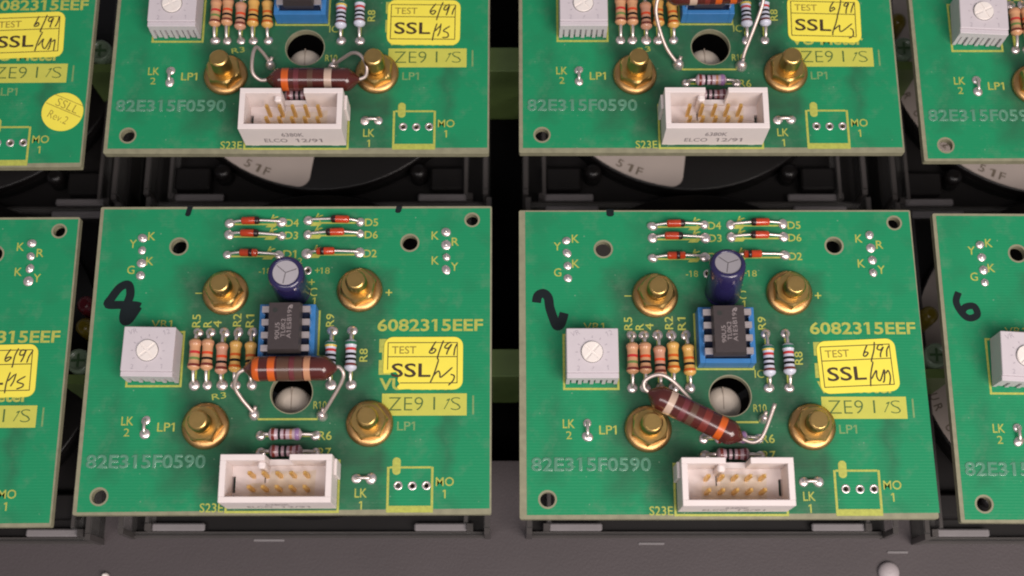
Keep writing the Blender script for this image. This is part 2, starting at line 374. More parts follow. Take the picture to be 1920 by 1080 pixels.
def wire(parent, pts, r, name='lead', key='lead'):
    pts = [Vector(p) + (Vector((_jr.uniform(-.1, .1), _jr.uniform(-.1, .1), 0)) if 0 < i < len(pts) - 1 else Vector()) for i, p in enumerate(pts)]
    b = MB().use(key); b.tube(spline(pts, 5), r, 10); return b.build(name, parent)

dm = {}
def diode_mesh(band):
    if band not in dm:
        b = MB().use('diode'); L = 3.7
        prof = [(.3, -L / 2, 'diode'), (.64, -L / 2 + .12), (.77, -L / 2 + .35)]
        prof += [(.77, band - .36, 'diodeband'), (.785, band - .35, 'diodeband'), (.785, band + .35, 'diodeband'), (.77, band + .36, 'diode')] if abs(band) < 1.2 else []
        if band > 1.2: prof += [(.77, L / 2 - .95, 'diodeband')]
        if band < -1.2:
            prof = [(.3, -L / 2, 'diodeband'), (.64, -L / 2 + .12, 'diodeband'), (.77, -L / 2 + .35, 'diodeband'), (.77, -L / 2 + .95, 'diode')]
        prof += [(.77, L / 2 - .35), (.64, L / 2 - .12), (.3, L / 2)]
        b.lathe(prof, 14, Matrix.Rotation(R(90), 4, 'Y')); dm[band] = b.mesh('diode')
    return dm[band]

def nut_meshes(hb):
    b = MB().use('brassflange'); b.lathe([(4.4, 0), (4.5, .25), (4.45, .75), (3.9, 1.15), (3.3, 1.3)], 40)
    hexa = [(4.02 * math.cos(R(60 * k + 12)), 4.02 * math.sin(R(60 * k + 12))) for k in range(6)]
    b.use('brass'); n = 36
    # hex body with a turned chamfer on top
    def hr(a):
        a = (math.degrees(a) - 12) % 60 - 30
        return 3.2 / math.cos(R(a))
    vs = []; fs = []
    for z, lim in ((1.15, 9), (3.0, 9), (3.4, 3.45), (3.75, 3.05), (3.75, 2.0)):
        for k in range(n):
            a = 2 * math.pi * k / n + R(12); r = min(hr(a), lim); vs.append((r * math.cos(a), r * math.sin(a), z))
    for r in range(4):
        for k in range(n): fs.append((r * n + k, r * n + (k + 1) % n, (r + 1) * n + (k + 1) % n, (r + 1) * n + k))
    b.add(vs, fs)
    t = MB().use('brass'); prof = [(1.95, 2.0)]; z = 3.6
    while z < hb - .6:
        prof += [(2.0, z), (2.03, z + .12), (1.72, z + .42)]; z += .66
    prof += [(1.95, hb - .55), (1.9, hb - .4), (1.55, hb)]
    t.lathe(prof, 26)
    return b.mesh('flange_nut'), t.mesh('bolt')
NUT, BOLT_LONG = nut_meshes(8.6); _, BOLT = nut_meshes(7.1)

def trimmer_meshes():
    b = MB().use('trim'); x0, x1, y0, y1, h = -4.9, 4.9, -4.7, 4.9, 6.0
    b.box(x0, x1, y0 + 1.0, y1, .3, h, .12)
    b.box(x0, x1, y0, y0 + 1.0 - .003, 3.9, h - .35, .1)
    b.box(x0 + .02, x1 - .02, y0 + .75, y0 + 1.0 - .003, .3, 3.9)
    for k in range(5):                         # ribs down the front, slots between
        cx = x0 + .35 + k * (x1 - x0 - .7) / 4
        b.box(cx - .35, cx + .35, y0 + .02, y0 + .75, .3, 3.9)
    for k in range(4):
        cx = x0 + .35 + (k + .5) * (x1 - x0 - .7) / 4
        b.box(cx - .42, cx + .42, y0 + .25, y0 + .75, .3, 3.9)
    t = MB().use('trimlet')
    for i in range(11):
        a = R(-60 + i * 30)
        if abs(math.sin(a) + 1) < .2: continue
        c, s_ = math.cos(a), math.sin(a)
        t.ribbon([(2.75 * c, .2 + 2.75 * s_), (3.2 * c, .2 + 3.2 * s_)], .14, h + .02)
    t.text('VR', -3.2, 3.9, .95, None, 20, h + .02, -.01); t.text('12', 3.2, 3.9, .95, None, 20, h + .02, -.01)
    t.text('2', -2.7, -2.9, .9, None, 0, h + .02, -.01); t.text('?', 0, -3.0, .9, None, -20, h + .02, -.01); t.text('1', 2.8, -2.8, .9, None, 0, h + .02, -.01)
    r = MB().use('slot'); r.lathe([(2.12, h + .012), (2.12, h + .014)], 28)
    r.use('rotor')
    # disc with a cross slot: four quadrant wedges over a lower disc
    r.lathe([(2.02, h - .3), (2.02, h + .25), (1.95, h + .3)], 28)
    for q in range(4):
        pts = []
        g = .27
        for k in range(8):
            a = R(90 * q + 8 + 74 * k / 7); pts.append((1.93 * math.cos(a), 1.93 * math.sin(a)))
        dx = g * (1 if q in (0, 3) else -1); dy = g * (1 if q in (0, 1) else -1)
        r.prism(pts + [(dx, dy)], h + .25, h + .45)
    return b.mesh('trimmer'), t.mesh('dial_marks'), r.mesh('rotor')
TRIM, TRIM_MARK, TRIM_ROTOR = trimmer_meshes()

def capacitor_meshes():
    b = MB().use('sleeve'); b.lathe([(3.3, .2), (3.45, .5), (3.45, 1.0), (3.25, 1.35), (3.45, 1.7), (3.47, 10.2), (3.3, 10.8), (2.75, 11.1), (2.5, 11.05), (2.48, 10.8)], 32)
    t = MB().use('captop'); t.lathe([(2.46, 10.7), (2.46, 10.93), (2.4, 10.95)], 32)
    t.use('chip')
    for a in (20, 140, 260): t.ribbon([(0, 0), (2.2 * math.cos(R(a)), 2.2 * math.sin(R(a)))], .13, 10.97)
    return b.mesh('capacitor'), t.mesh('can_top')
CAP, CAPTOP = capacitor_meshes()

def chip_meshes():
    s = MB().use('socket'); x0, x1, y0, y1, h = -5.35, 5.35, -5.5, 5.5, 4.2
    s.box(x0, x0 + 1.05, y0, y1, .3, h, .08); s.box(x1 - 1.05, x1, y0, y1, .3, h, .08)
    s.box(x0 + 1.053, x1 - 1.053, y0, y0 + .9, .3, h, .08); s.box(x0 + 1.053, x1 - 1.053, y1 - .7, y1, .3, h, .08)
    s.use('socketin'); s.box(x0 + 1.053, x1 - 1.053, y0 + .903, y1 - .703, .3, 3.2)
    c = MB().use('chip')
    z0, z1, z2 = 4.4, 6.0, 7.9; vs = []
    for z, hx, hy in ((z0, 2.85, 4.55), (z1, 3.15, 4.8), (z2, 2.9, 4.55)): vs += [(-hx, -hy, z), (hx, -hy, z), (hx, hy, z), (-hx, hy, z)]
    fs = [(3, 2, 1, 0), (8, 9, 10, 11)]
    for r in (0, 4):
        for i in range(4): fs.append((r + i, r + (i + 1) % 4, r + 4 + (i + 1) % 4, r + 4 + i))
    c.add(vs, fs); c.use('slot'); c.lathe([(.5, z2 + .012), (.5, z2 + .014)], 16, Matrix.Translation((-1.75, 3.1, 0)))
    p = MB().use('tin')
    p.add([(a, b_, z) for z in (5.7, 5.95) for a, b_ in ((-.75, -.62), (.72, -.62), (.72, .62), (-.75, .62))], [(3, 2, 1, 0), (4, 5, 6, 7), (0, 1, 5, 4), (1, 2, 6, 5), (2, 3, 7, 6), (3, 0, 4, 7)])
    p.box(.45, .7, -.55, .55, 3.0, 5.7)
    t = MB().use('chiptext')
    t.text('A1E5B19', 1.0, .35, .85, 5.6, 90, z2 + .02, .0); t.text('TL0K2', -.1, -.4, .85, 3.6, 90, z2 + .02, 0.0); t.text('90U5', -1.2, -1.0, .85, 3.3, 90, z2 + .02, .0)
    t.ribbon([(.7, 3.3), (1.0, 3.9), (1.25, 3.4), (1.1, 3.9), (1.5, 4.0), (1.35, 3.4)], .2, z2 + .02)
    return s.mesh('chip_socket'), c.mesh('chip'), p.mesh('pin'), t.mesh('chip_print')
SOCKET, CHIP, CHIPPIN, CHIPTEXT = chip_meshes()

def header_meshes():
    b = MB().use('head'); X, Y0, Y1, H, t = 10.2, -4.4, 4.4, 8.8, 1.1
    b.box(-X, X, Y0, Y0 + t, .55, H, .08)                                      # front wall
    b.box(-X, -X + t, Y0 + t + .003, Y1 - t - .003, .55, H, .06); b.box(X - t, X, Y0 + t + .003, Y1 - t - .003, .55, H, .06)
    n0, n1 = -2.1, 2.4                                                          # key notch in the back wall
    b.box(-X, n0, Y1 - t, Y1, .55, H, .08); b.box(n1, X, Y1 - t, Y1, .55, H, .08); b.box(n0 + .003, n1 - .003, Y1 - t, Y1, .55, 3.0)
    b.box(n0 - 1.4, n0 - .02, Y1 - t - 1.35, Y1 - t - .003, 2.2, H - .9, .3)  # rib beside the notch
    b.box(-X + 1.7, -3.15, Y0 + t + .003, Y1 - t - .003, .7, 2.2); b.box(-2.9, X - 1.7, Y0 + t + .003, Y1 - t - .003, .7, 2.198)
    b.box(-3.15, -2.9, Y0 + t + .003, -1.0, .7, 2.197); b.box(-3.15, -2.9, 2.0, Y1 - t - .003, .7, 2.197)
    for sx in (-1, 1):
        xa, xb = sorted((sx * (X - 1.7 + .003), sx * (X - t - .003)))
        b.box(xa, xb, Y0 + t + .003, -1.7, .7, 2.19); b.box(xa, xb, 1.4, Y1 - t - .003, .7, 2.19)
        xa, xb = sorted((sx * (X + .003), sx * (X + .55)))
        b.box(xa, xb, 1.0, Y1 - .4, .55, 6.3, .1)
    for cx in (-8.2, .2, 8.0): b.box(cx - .7, cx + .7, Y0 + .15, Y0 + .95, .05, .55)
    b.use('slot'); b.box(-3.14, -2.91, -1.0, 2.0, .7, 1.5)
    b.use('headfloor')
    b.sheet([(-5.9, -2.6), (6.2, -2.6), (6.4, 2.6), (4.4, 2.2), (-1.9, 2.4), (-2.4, .2), (-5.7, .1)], 2.21)
    p = MB().use('gold'); p.box(-.32, .32, -.32, .32, 1.6, 7.2); p.add([(-.32, -.32, 7.2), (.32, -.32, 7.2), (.32, .32, 7.2), (-.32, .32, 7.2), (-.14, -.14, 7.6), (.14, -.14, 7.6), (.14, .14, 7.6), (-.14, .14, 7.6)], [(0, 1, 5, 4), (1, 2, 6, 5), (2, 3, 7, 6), (3, 0, 4, 7), (4, 5, 6, 7)])
    tx = MB().use('headtext'); mt = Matrix.Translation((0, Y0 - .015, 0)) @ Matrix.Rotation(R(90), 4, 'X')
    tx.text('6380K', .1, 5.8, 1.75, 4.4, 0, 0, .012, mt); tx.text('ELCO', -3.6, 3.0, 1.75, 4.6, 0, 0, .012, mt); tx.text('12/91', 3.0, 3.0, 1.75, 5.3, 0, 0, .012, mt)
    return b.mesh('header_socket'), p.mesh('pin'), tx.mesh('printed_code')
HEADER, HPIN, HTEXT = header_meshes()

def legend_mesh():
    b = MB().use('silk'); Z = .055; T = b.text
    # part numbers and outlines
    T('6082315EEF', 27.1, 5.98, 2.5, 20.5, 0, Z, .022)
    for n, x, y in (('D4', -.7, 27.15), ('D3', -.7, 24.5), ('D1', -.9, 20.6), ('D5', 15.1, 27.2), ('D6', 15.1, 24.6), ('D2', 15.0, 20.7)): T(n, x, y, 1.6, 2.6, 0, Z, .012)
    for x0, x1, y, kx in ((-13.1, -2.8, 27.1, -4.5), (-13.1, -2.7, 24.5, -4.6), (-13.2, -2.9, 20.4, -4.8), (2.5, 12.9, 27.37, 4.4), (2.5, 12.9, 24.7, 4.4), (2.5, 12.9, 20.7, 4.4)):
        b.rect(x0, x1, y - .42, y - .08, Z); b.prism([(kx - 1.5, y - .9), (kx + .4, y - .9), (kx + .9, y - .3), (kx - 1.0, y - .3)], Z - .01, Z + .008)
        T('K', kx + .3, y + .85, 1.5, 1.5, -25, Z, .02)
    for n, x, y in (('K', -28.4, 24.4), ('Y', -32, 22.8), ('K', -28.4, 19.2), ('G', -32, 17.4), ('K', 27.8, 24.4), ('R', 31.8, 23.1), ('K', 27.9, 19.2), ('Y', 31.7, 17.9)): T(n, x, y, 1.7, 1.45, 0, Z, .006)
    T('18', 6.2, 17.15, 1.3, 1.9, 0, Z); T('+', 4.7, 17.2, 1.0, 1.0, 0, Z); T('-18', -5.6, 17.1, 1.3, 2.4, 0, Z)
    T('+', 3.7, 14.8, 1.2, 1.2, 0, Z, .01); T('C', 4.1, 12.75, 1.7, 1.5, 0, Z); T('1', 4.3, 10.85, 1.6, None, 0, Z, .01); T('2', 1.2, 19.2, 1.2, .9, 0, Z)
    T('+', 18.9, 12.6, 1.3, 1.3, 0, Z, .01); b.rect(-19.0, -17.6, 12.45, 12.65, Z)
    T('VR1', -25.1, 6.35, 1.5, 4.0, 0, Z)
    b.frame(-31.2, -20.4, -6.25, 4.9, .42, Z)
    for n, x, y in (('R5', -18.4, 6.95), ('R', -16.2, 6.3), ('4', -14.3, 6.3), ('R2', -10.5, 7.1), ('R1', -8.0, 6.9), ('R9', 7.6, 7.0), ('R8', 14.3, 0)): T(n, x, y, 1.6, 2.6 if len(n) == 2 else 1.3, 90, Z, .008)
    T('R3', -13.1, -8.0, 1.2, 2.7, 10, Z)
    for x in (-17.9, -15.45, -12.7, -10.1, -7.2, 8.2, 12.05): b.rect(x - .28, x + .28, -5.2, 4.2, Z)
    b.frame(-5.7, 5.7, -2.35, 9.0, .36, Z)
    T('IC1', 6.9, -3.1, 1.6, 2.5, 0, Z)
    b.rect(-5.4, 5.9, -12.72, -12.34, Z); T('R10', 6.3, -9.8, 1.5, 2.5, 0, Z)
    for y in (-15.7, -18.9): b.rect(-4.2, 5.2, y - .25, y + .1, Z)
    T('R6', 7.5, -15.7, 1.7, 2.5, 0, Z, .008); T('R7', 7.5, -18.9, 1.7, 2.5, 0, Z, .008)
    T('LK', -30.2, -12.8, 1.7, 2.3, 0, Z, .008); T('2', -30.2, -15.0, 1.5, 1.1, 0, Z); T('LP1', -22.8, -14.0, 1.7, 3.3, 0, Z, .008)
    T('S23E', -13.2, -29.3, 1.7, 4.4, 0, Z, .008); b.frame(-10.75, 10.6, -30.3, -20.3, .42, Z)
    T('LK', 14.6, -26.6, 1.7, 2.3, 0, Z, .008); T('1', 14.6, -28.9, 1.6, None, 0, Z, .01)
    b.rect(19.4, 28.15, -30.25, -29.0, Z); b.rect(19.4, 19.85, -28.99, -21.7, Z); b.rect(27.7, 28.15, -28.99, -21.7, Z); b.rect(19.86, 27.69, -22.0, -21.6, Z)
    b.sheet(rounded(20.4, 21.95, -23.2, -19.9, .75), Z + .01)
    T('MO', 30.3, -24.5, 1.7, 3.4, 0, Z, .008); T('1', 30.2, -26.8, 1.6, None, 0, Z, .01)
    T('VU Meter', 25.0, -5.75, 2.35, 15.0, 0, Z, .03)
    b.rect(17.3, 19.6, .5, 3.2, Z); b.rect(17.9, 19.6, -1.0, .497, Z); b.rect(17.3, 19.6, -3.9, -1.003, Z)
    b.use('faint'); T('LP1', 22.8, -13.9, 1.7, 3.4, 0, Z, .008); b.rect(35.35, 35.7, -11.7, -8.0, Z)
    d = MB().use('block'); d.rect(18.1, 34.3, -11.9, -7.6, .06)
    e = MB().use('silkgreen'); e.text('ZE9', 22.7, -9.6, 2.6, 6.6, 0, .075, -.014); e.text('I', 28.1, -9.55, 2.5, .35, 0, .075, -.02); e.text('1', 30.4, -9.55, 2.3, .5, -28, .075, -.02); e.text('S', 32.2, -9.6, 2.5, 1.9, 0, .075, -.02)
    g = MB().use('etch'); vs = []
    return b.mesh('printed_legend'), d.mesh('date_block'), e.mesh('date_code')
LEGEND, DBLOCK, DCODE = legend_mesh()

def etched_number():
    c = bpy.data.curves.new('t', 'FONT'); c.body = '82E315F0590'; c.size = 1; c.extrude = .012; c.bevel_depth = .022; c.bevel_resolution = 1; c.offset = .004; c.resolution_u = 3
    o = bpy.data.objects.new('t', c); me = bpy.data.meshes.new_from_object(o); bpy.data.objects.remove(o)
    xs = [v.co.x for v in me.vertices]; ys = [v.co.y for v in me.vertices]
    add = []
    xr = xmax_of('82E31', .004); bw = bar_width(.004); top = max(ys); xl = xr - bw
    me2 = bmesh.new(); me2.from_mesh(me)
    q = [(xl + .01, top - .01), (xl - .12, top - .11), (xl - .12, top - .17), (xl + .01, top - .11)]
    lo = [me2.verts.new((a, b_, -.02)) for a, b_ in q]; hi = [me2.verts.new((a, b_, .024)) for a, b_ in q]
    me2.faces.new(hi); [me2.faces.new((lo[k], lo[(k + 1) % 4], hi[(k + 1) % 4], hi[k])) for k in range(4)]
    me2.to_mesh(me); me2.free()
    kx = 22.6 / (max(xs) - min(xs)); ky = 2.7 / (max(ys) - min(ys)); x0, y0 = min(xs), min(ys)
    for v in me.vertices: v.co = Vector(((v.co.x - x0) * kx * S, (v.co.y - y0) * ky * S, (.06 + v.co.z * 2.2) * S))
    me.materials.clear(); me.materials.append(M['etch']); return me
ETCH = etched_number()

def sticker_meshes(torn=False):
    w, h = 15.2, 10.4; poly = rounded(-w / 2, w / 2, -h / 2, h / 2, 1.75)
    if torn:
        poly = [p for p in poly if not (p[0] < -4.5 and p[1] < -1.4)]
        # bite out of the lower left corner
        i = next(k for k, p in enumerate(poly) if p[0] < -7 and p[1] > 0 and poly[(k + 1) % len(poly)][1] < p[1] and poly[(k + 1) % len(poly)] == poly[0]) if False else None
        top = [p for p in rounded(-w / 2, w / 2, -h / 2, h / 2, 1.75) if p[1] > -1.4]
        right = [p for p in rounded(-w / 2, w / 2, -h / 2, h / 2, 1.75) if p[1] <= -1.4 and p[0] > 0]
        poly = [(-4.6, -h / 2), (-3, -h / 2 + .1), (-1.5, -h / 2)] + right + top + [(-w / 2 - .1, -1.5), (-w / 2, -2.0), (-6.4, -1.9), (-5.3, -1.7), (-4.7, -2.4), (-4.9, -3.4), (-4.5, -4.1), (-5.0, -4.7)]
    b = MB().use('sticker'); b.prism(poly, .03, .17)
    t = MB().use('ink'); Z = .185; f = .17
    x0, x1, y0, y1 = -w / 2 + .65, w / 2 - 1.0, -h / 2 + 1.2, h / 2 - 1.05; ym = y1 - (y1 - y0) * .355
    t.rect(x0, x1, y1 - f, y1, Z)
    if torn: t.rect(x0, x0 + f, -1.3, y1 - f - .002, Z); t.rect(-4.4, x1, y0, y0 + f, Z)
    else: t.rect(x0, x0 + f, y0 + f + .002, y1 - f - .002, Z); t.rect(x0, x1, y0, y0 + f, Z)
    t.rect(x1 - f, x1, y0 + f + .002, y1 - f - .002, Z); t.rect(x0 + f + .002, x1 - f - .002, ym - f / 2, ym + f / 2, Z)
    t.text('SSL', -2.35, (y0 + ym) / 2 - .05, 2.75, 7.5, 0, Z + .004, .014)
    t.use('thinink'); t.text('TEST', -3.75, (y1 + ym) / 2 - .1, 1.5, 4.7, 0, Z + .004, .008)
    return b.mesh('test_sticker'), t.mesh('sticker_print')
STICK, STICKP = sticker_meshes(); STICK_T, STICKP_T = sticker_meshes(True)
def handwriting(seed):
    rnd = random.Random(seed); j = lambda a: rnd.uniform(-a, a); b = MB().use('pen'); Z = .2; w = .27
    B = lambda pts: b.ribbon([(x + j(.16), y + j(.16)) for x, y in pts], w, Z + rnd.random() * .02, .5)
    B([(2.3, 4.2), (1.5, 2.9), (1.3, 2.0), (1.9, 1.9), (2.4, 2.5), (1.9, 2.8), (1.5, 2.4)])
    B([(3.8, 4.6), (3.3, 3.0), (2.8, 1.0), (2.9, .5)])
    B([(5.4, 4.0), (4.6, 3.9), (4.2, 3.2), (4.7, 3.0), (5.3, 3.7), (4.8, 2.4), (4.5, 1.5)])
    B([(6.5, 3.8), (6.0, 2.8), (5.7, 1.6)])
    if seed % 3 == 0:
        B([(2.9, .7), (2.3, -1.3), (1.7, -2.9), (1.5, -3.9)]); B([(2.0, -2.6), (3.0, -1.5), (3.1, -2.2), (3.6, -2.9), (5.8, -.8)]); B([(5.2, -2.2), (6.0, -2.5), (5.9, -3.6), (5.0, -4.4)])
    elif seed % 3 == 1:
        B([(3.0, .6), (2.2, -1.6), (1.8, -4.0)]); B([(2.2, -2.6), (3.4, -.9), (3.3, -2.4), (3.9, -3.2), (5.0, -1.0), (4.7, -3.0), (4.4, -3.6)]); B([(5.2, -1.8), (5.8, -1.2), (5.9, -2.6), (5.5, -3.9)])
    else:
        B([(2.7, -.3), (2.2, -2.4), (1.9, -4.4)]); B([(2.3, -2.0), (3.5, -.8)]); B([(3.6, -.4), (3.3, -2.2), (3.0, -3.2)]); B([(5.6, -1.0), (4.2, -2.1), (5.1, -2.6), (5.0, -3.4), (3.9, -3.6)])
    return b.mesh('handwriting')
HAND = [handwriting(k) for k in (1, 2, 3, 4, 5, 6, 7, 8)]

def power_resistor(parent, a, c, bands, lead_a, lead_b, r=2.15):
    a, c = Vector(a), Vector(c); d = c - a; L = d.length; b = MB(); t = 0.0
    def rad(u):
        m = min(u, L - u)
        if m < 2.7: return .4 + (r - .4) * math.sin(min(1, m / 2.7) * math.pi / 2) ** 1.15
        return r
    cuts = sorted(set([i * L / 44 for i in range(45)] + [q for f, w, k in bands for q in (f * L - w / 2, f * L + w / 2)])); prof = []
    for i, u in enumerate(cuts):
        mid = (u + cuts[min(i + 1, len(cuts) - 1)]) / 2; key = 'rbrown'
        for f, w, k in bands:
            if abs(mid - f * L) < w / 2: key = k
        prof.append((rad(u), u, key))
    q = d.to_track_quat('Z', 'Y').to_matrix().to_4x4(); b.use('rbrown'); b.lathe(prof, 28, Matrix.Translation(a) @ q)
    o = b.build('power_resistor', parent)
    wire(o, lead_a, .37, key='wire'); wire(o, lead_b, .37, key='wire'); return o

# ------------------------------------------------------------------ one meter behind each board
def meter(cx, cy, label, yb):
    rt = empty('panel_meter', (cx, cy, -52)); tag(rt, label, 'meter', 'panel meters behind the circuit boards')
    z = 52                                        # local z = world z + 52
    b = MB().use('black'); b.box(-37.9, 37.9, yb, 35.8, 0.01, z - 35.5); b.build('housing', rt)
    c = MB().use('clear')
    for x in (-38.2, 36.9): c.box(x, x + 1.3, yb + .3, 36.0, z - 44, z - 26)
    c.box(-36.88, 36.88, yb - .9, yb + .3, z - 44, z - 34.2); c.box(-36.88, 36.88, 34.8, 36.0, z - 44, z - 30)
    for x in (-33.8, 32.6): c.box(x, x + .9, -34.9, 34.7, z - 35.4, z - 30)
    c.use('edge'); c.box(-37.2, 37.2, yb - .85, yb - .35, z - 34.19, z - 33.9); c.box(-36.9, 36.9, yb + .301, yb + .5, z - 35.4, z - 34.2)  # strips along the cover walls, coloured as if catching light
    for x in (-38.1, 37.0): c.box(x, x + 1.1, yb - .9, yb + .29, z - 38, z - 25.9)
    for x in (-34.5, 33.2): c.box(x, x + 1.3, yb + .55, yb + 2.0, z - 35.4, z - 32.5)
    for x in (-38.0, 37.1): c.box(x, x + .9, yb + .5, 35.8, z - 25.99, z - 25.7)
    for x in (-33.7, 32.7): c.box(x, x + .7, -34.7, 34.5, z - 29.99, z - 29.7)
    c.build('clear_cover', rt)
    d = MB().use('gloss'); d.lathe([(36.0, z - 35.4), (36.0, z - 30.4), (35.8, z - 30.1), (35.6, z - 30), (14, z - 29.98), (13.6, z - 29.9), (13, z - 22)], 72, Matrix.Translation((0, 2.3, 0))); dr = d.build('drum', rt)
    l = MB().use('label'); pts = []
    a0, a1 = 120, 262
    for k in range(33): a = R(a0 + (a1 - a0) * k / 32); pts.append((35.4 * math.cos(a), 2.3 + 35.4 * math.sin(a)))
    e = R(a1)
    cxx, cyy = 32.9 * math.cos(e), 2.3 + 32.9 * math.sin(e); ux, uy = -math.sin(e), math.cos(e); wx, wy = math.cos(e), math.sin(e)
    for k in range(1, 7): a = R(90 - 90 * k / 6); pts.append((cxx + ux * 2.5 * math.cos(a) + wx * 2.5 * math.sin(a), cyy + uy * 2.5 * math.cos(a) + wy * 2.5 * math.sin(a)))
    c2 = (24.5 * wx, 2.3 + 24.5 * wy)
    for k in range(0, 7): a = R(-90 * k / 6); pts.append((c2[0] + ux * 2.5 * math.cos(a) + wx * 2.5 * math.sin(a), c2[1] + uy * 2.5 * math.cos(a) + wy * 2.5 * math.sin(a)))
    for k in range(33): a = R(a1 - (a1 - a0) * k / 32); pts.append((22 * math.cos(a), 2.3 + 22 * math.sin(a)))
    l.prism(pts, z - 29.97, z - 29.8); lb = l.build('paper_label', rt)
    t = MB().use('labeltext'); s_ = '5UR UTB 223 51F'
    for k, ch in enumerate(s_):
        if ch == ' ': continue
        a = R(192 + k * 4.1); t.text(ch, 33.6 * math.cos(a), 2.3 + 33.6 * math.sin(a), 1.9, 1.4, math.degrees(a) + 90, z - 29.78, .01)
    t.build('label_print', lb)
    bo = MB().use('boss'); bo.lathe([(4.0, z - 30), (3.8, z - 8), (3.6, z - 5.0), (3.0, z - 4.0), (1.5, z - 3.6)], 32, Matrix.Translation((-.1, -15.2, 0)))
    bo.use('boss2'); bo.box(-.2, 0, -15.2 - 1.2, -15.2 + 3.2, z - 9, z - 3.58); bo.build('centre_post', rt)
    for x0 in (-27.7, 27.7):
        t2 = MB().use('tab'); t2.box(x0 - 5.6, x0 + 5.6, yb + .6, yb + 2.2, z - 34.15, z - 33.4, .3); t2.build('clip_tab', rt)
        t3 = MB().use('tab'); t3.box(x0 - 5.9, x0 + 5.9, 33.6, 35.2, z - 29.98, z - 29.2, .3); t3.build('clip_tab', rt)
    for sx in (-1, 1):
        k2 = MB().use('black'); k2.box(min(sx * 25, sx * 33), max(sx * 25, sx * 33), -32.6, -27.5, z - 35.49, z - 31.5, .4); k2.build('bracket', rt)
        sc = MB().use('gloss'); sc.lathe([(2.0, z - 35.4), (2.0, z - 31.4), (1.7, z - 30.6), (.8, z - 30.2)], 20, Matrix.Translation((sx * 22.2, -28.6, 0))); sc.build('screw_boss', rt)
    return rt

# ------------------------------------------------------------------ the circuit boards
def stroke_digit(root, pts, w, name='marker_number', fill=None):
    b = MB().use('marker'); b.ribbon(pts, w, .06, .95)
    if fill: b.sheet(fill, .058)
    return b.build(name, root, (0, 0, 1.6))

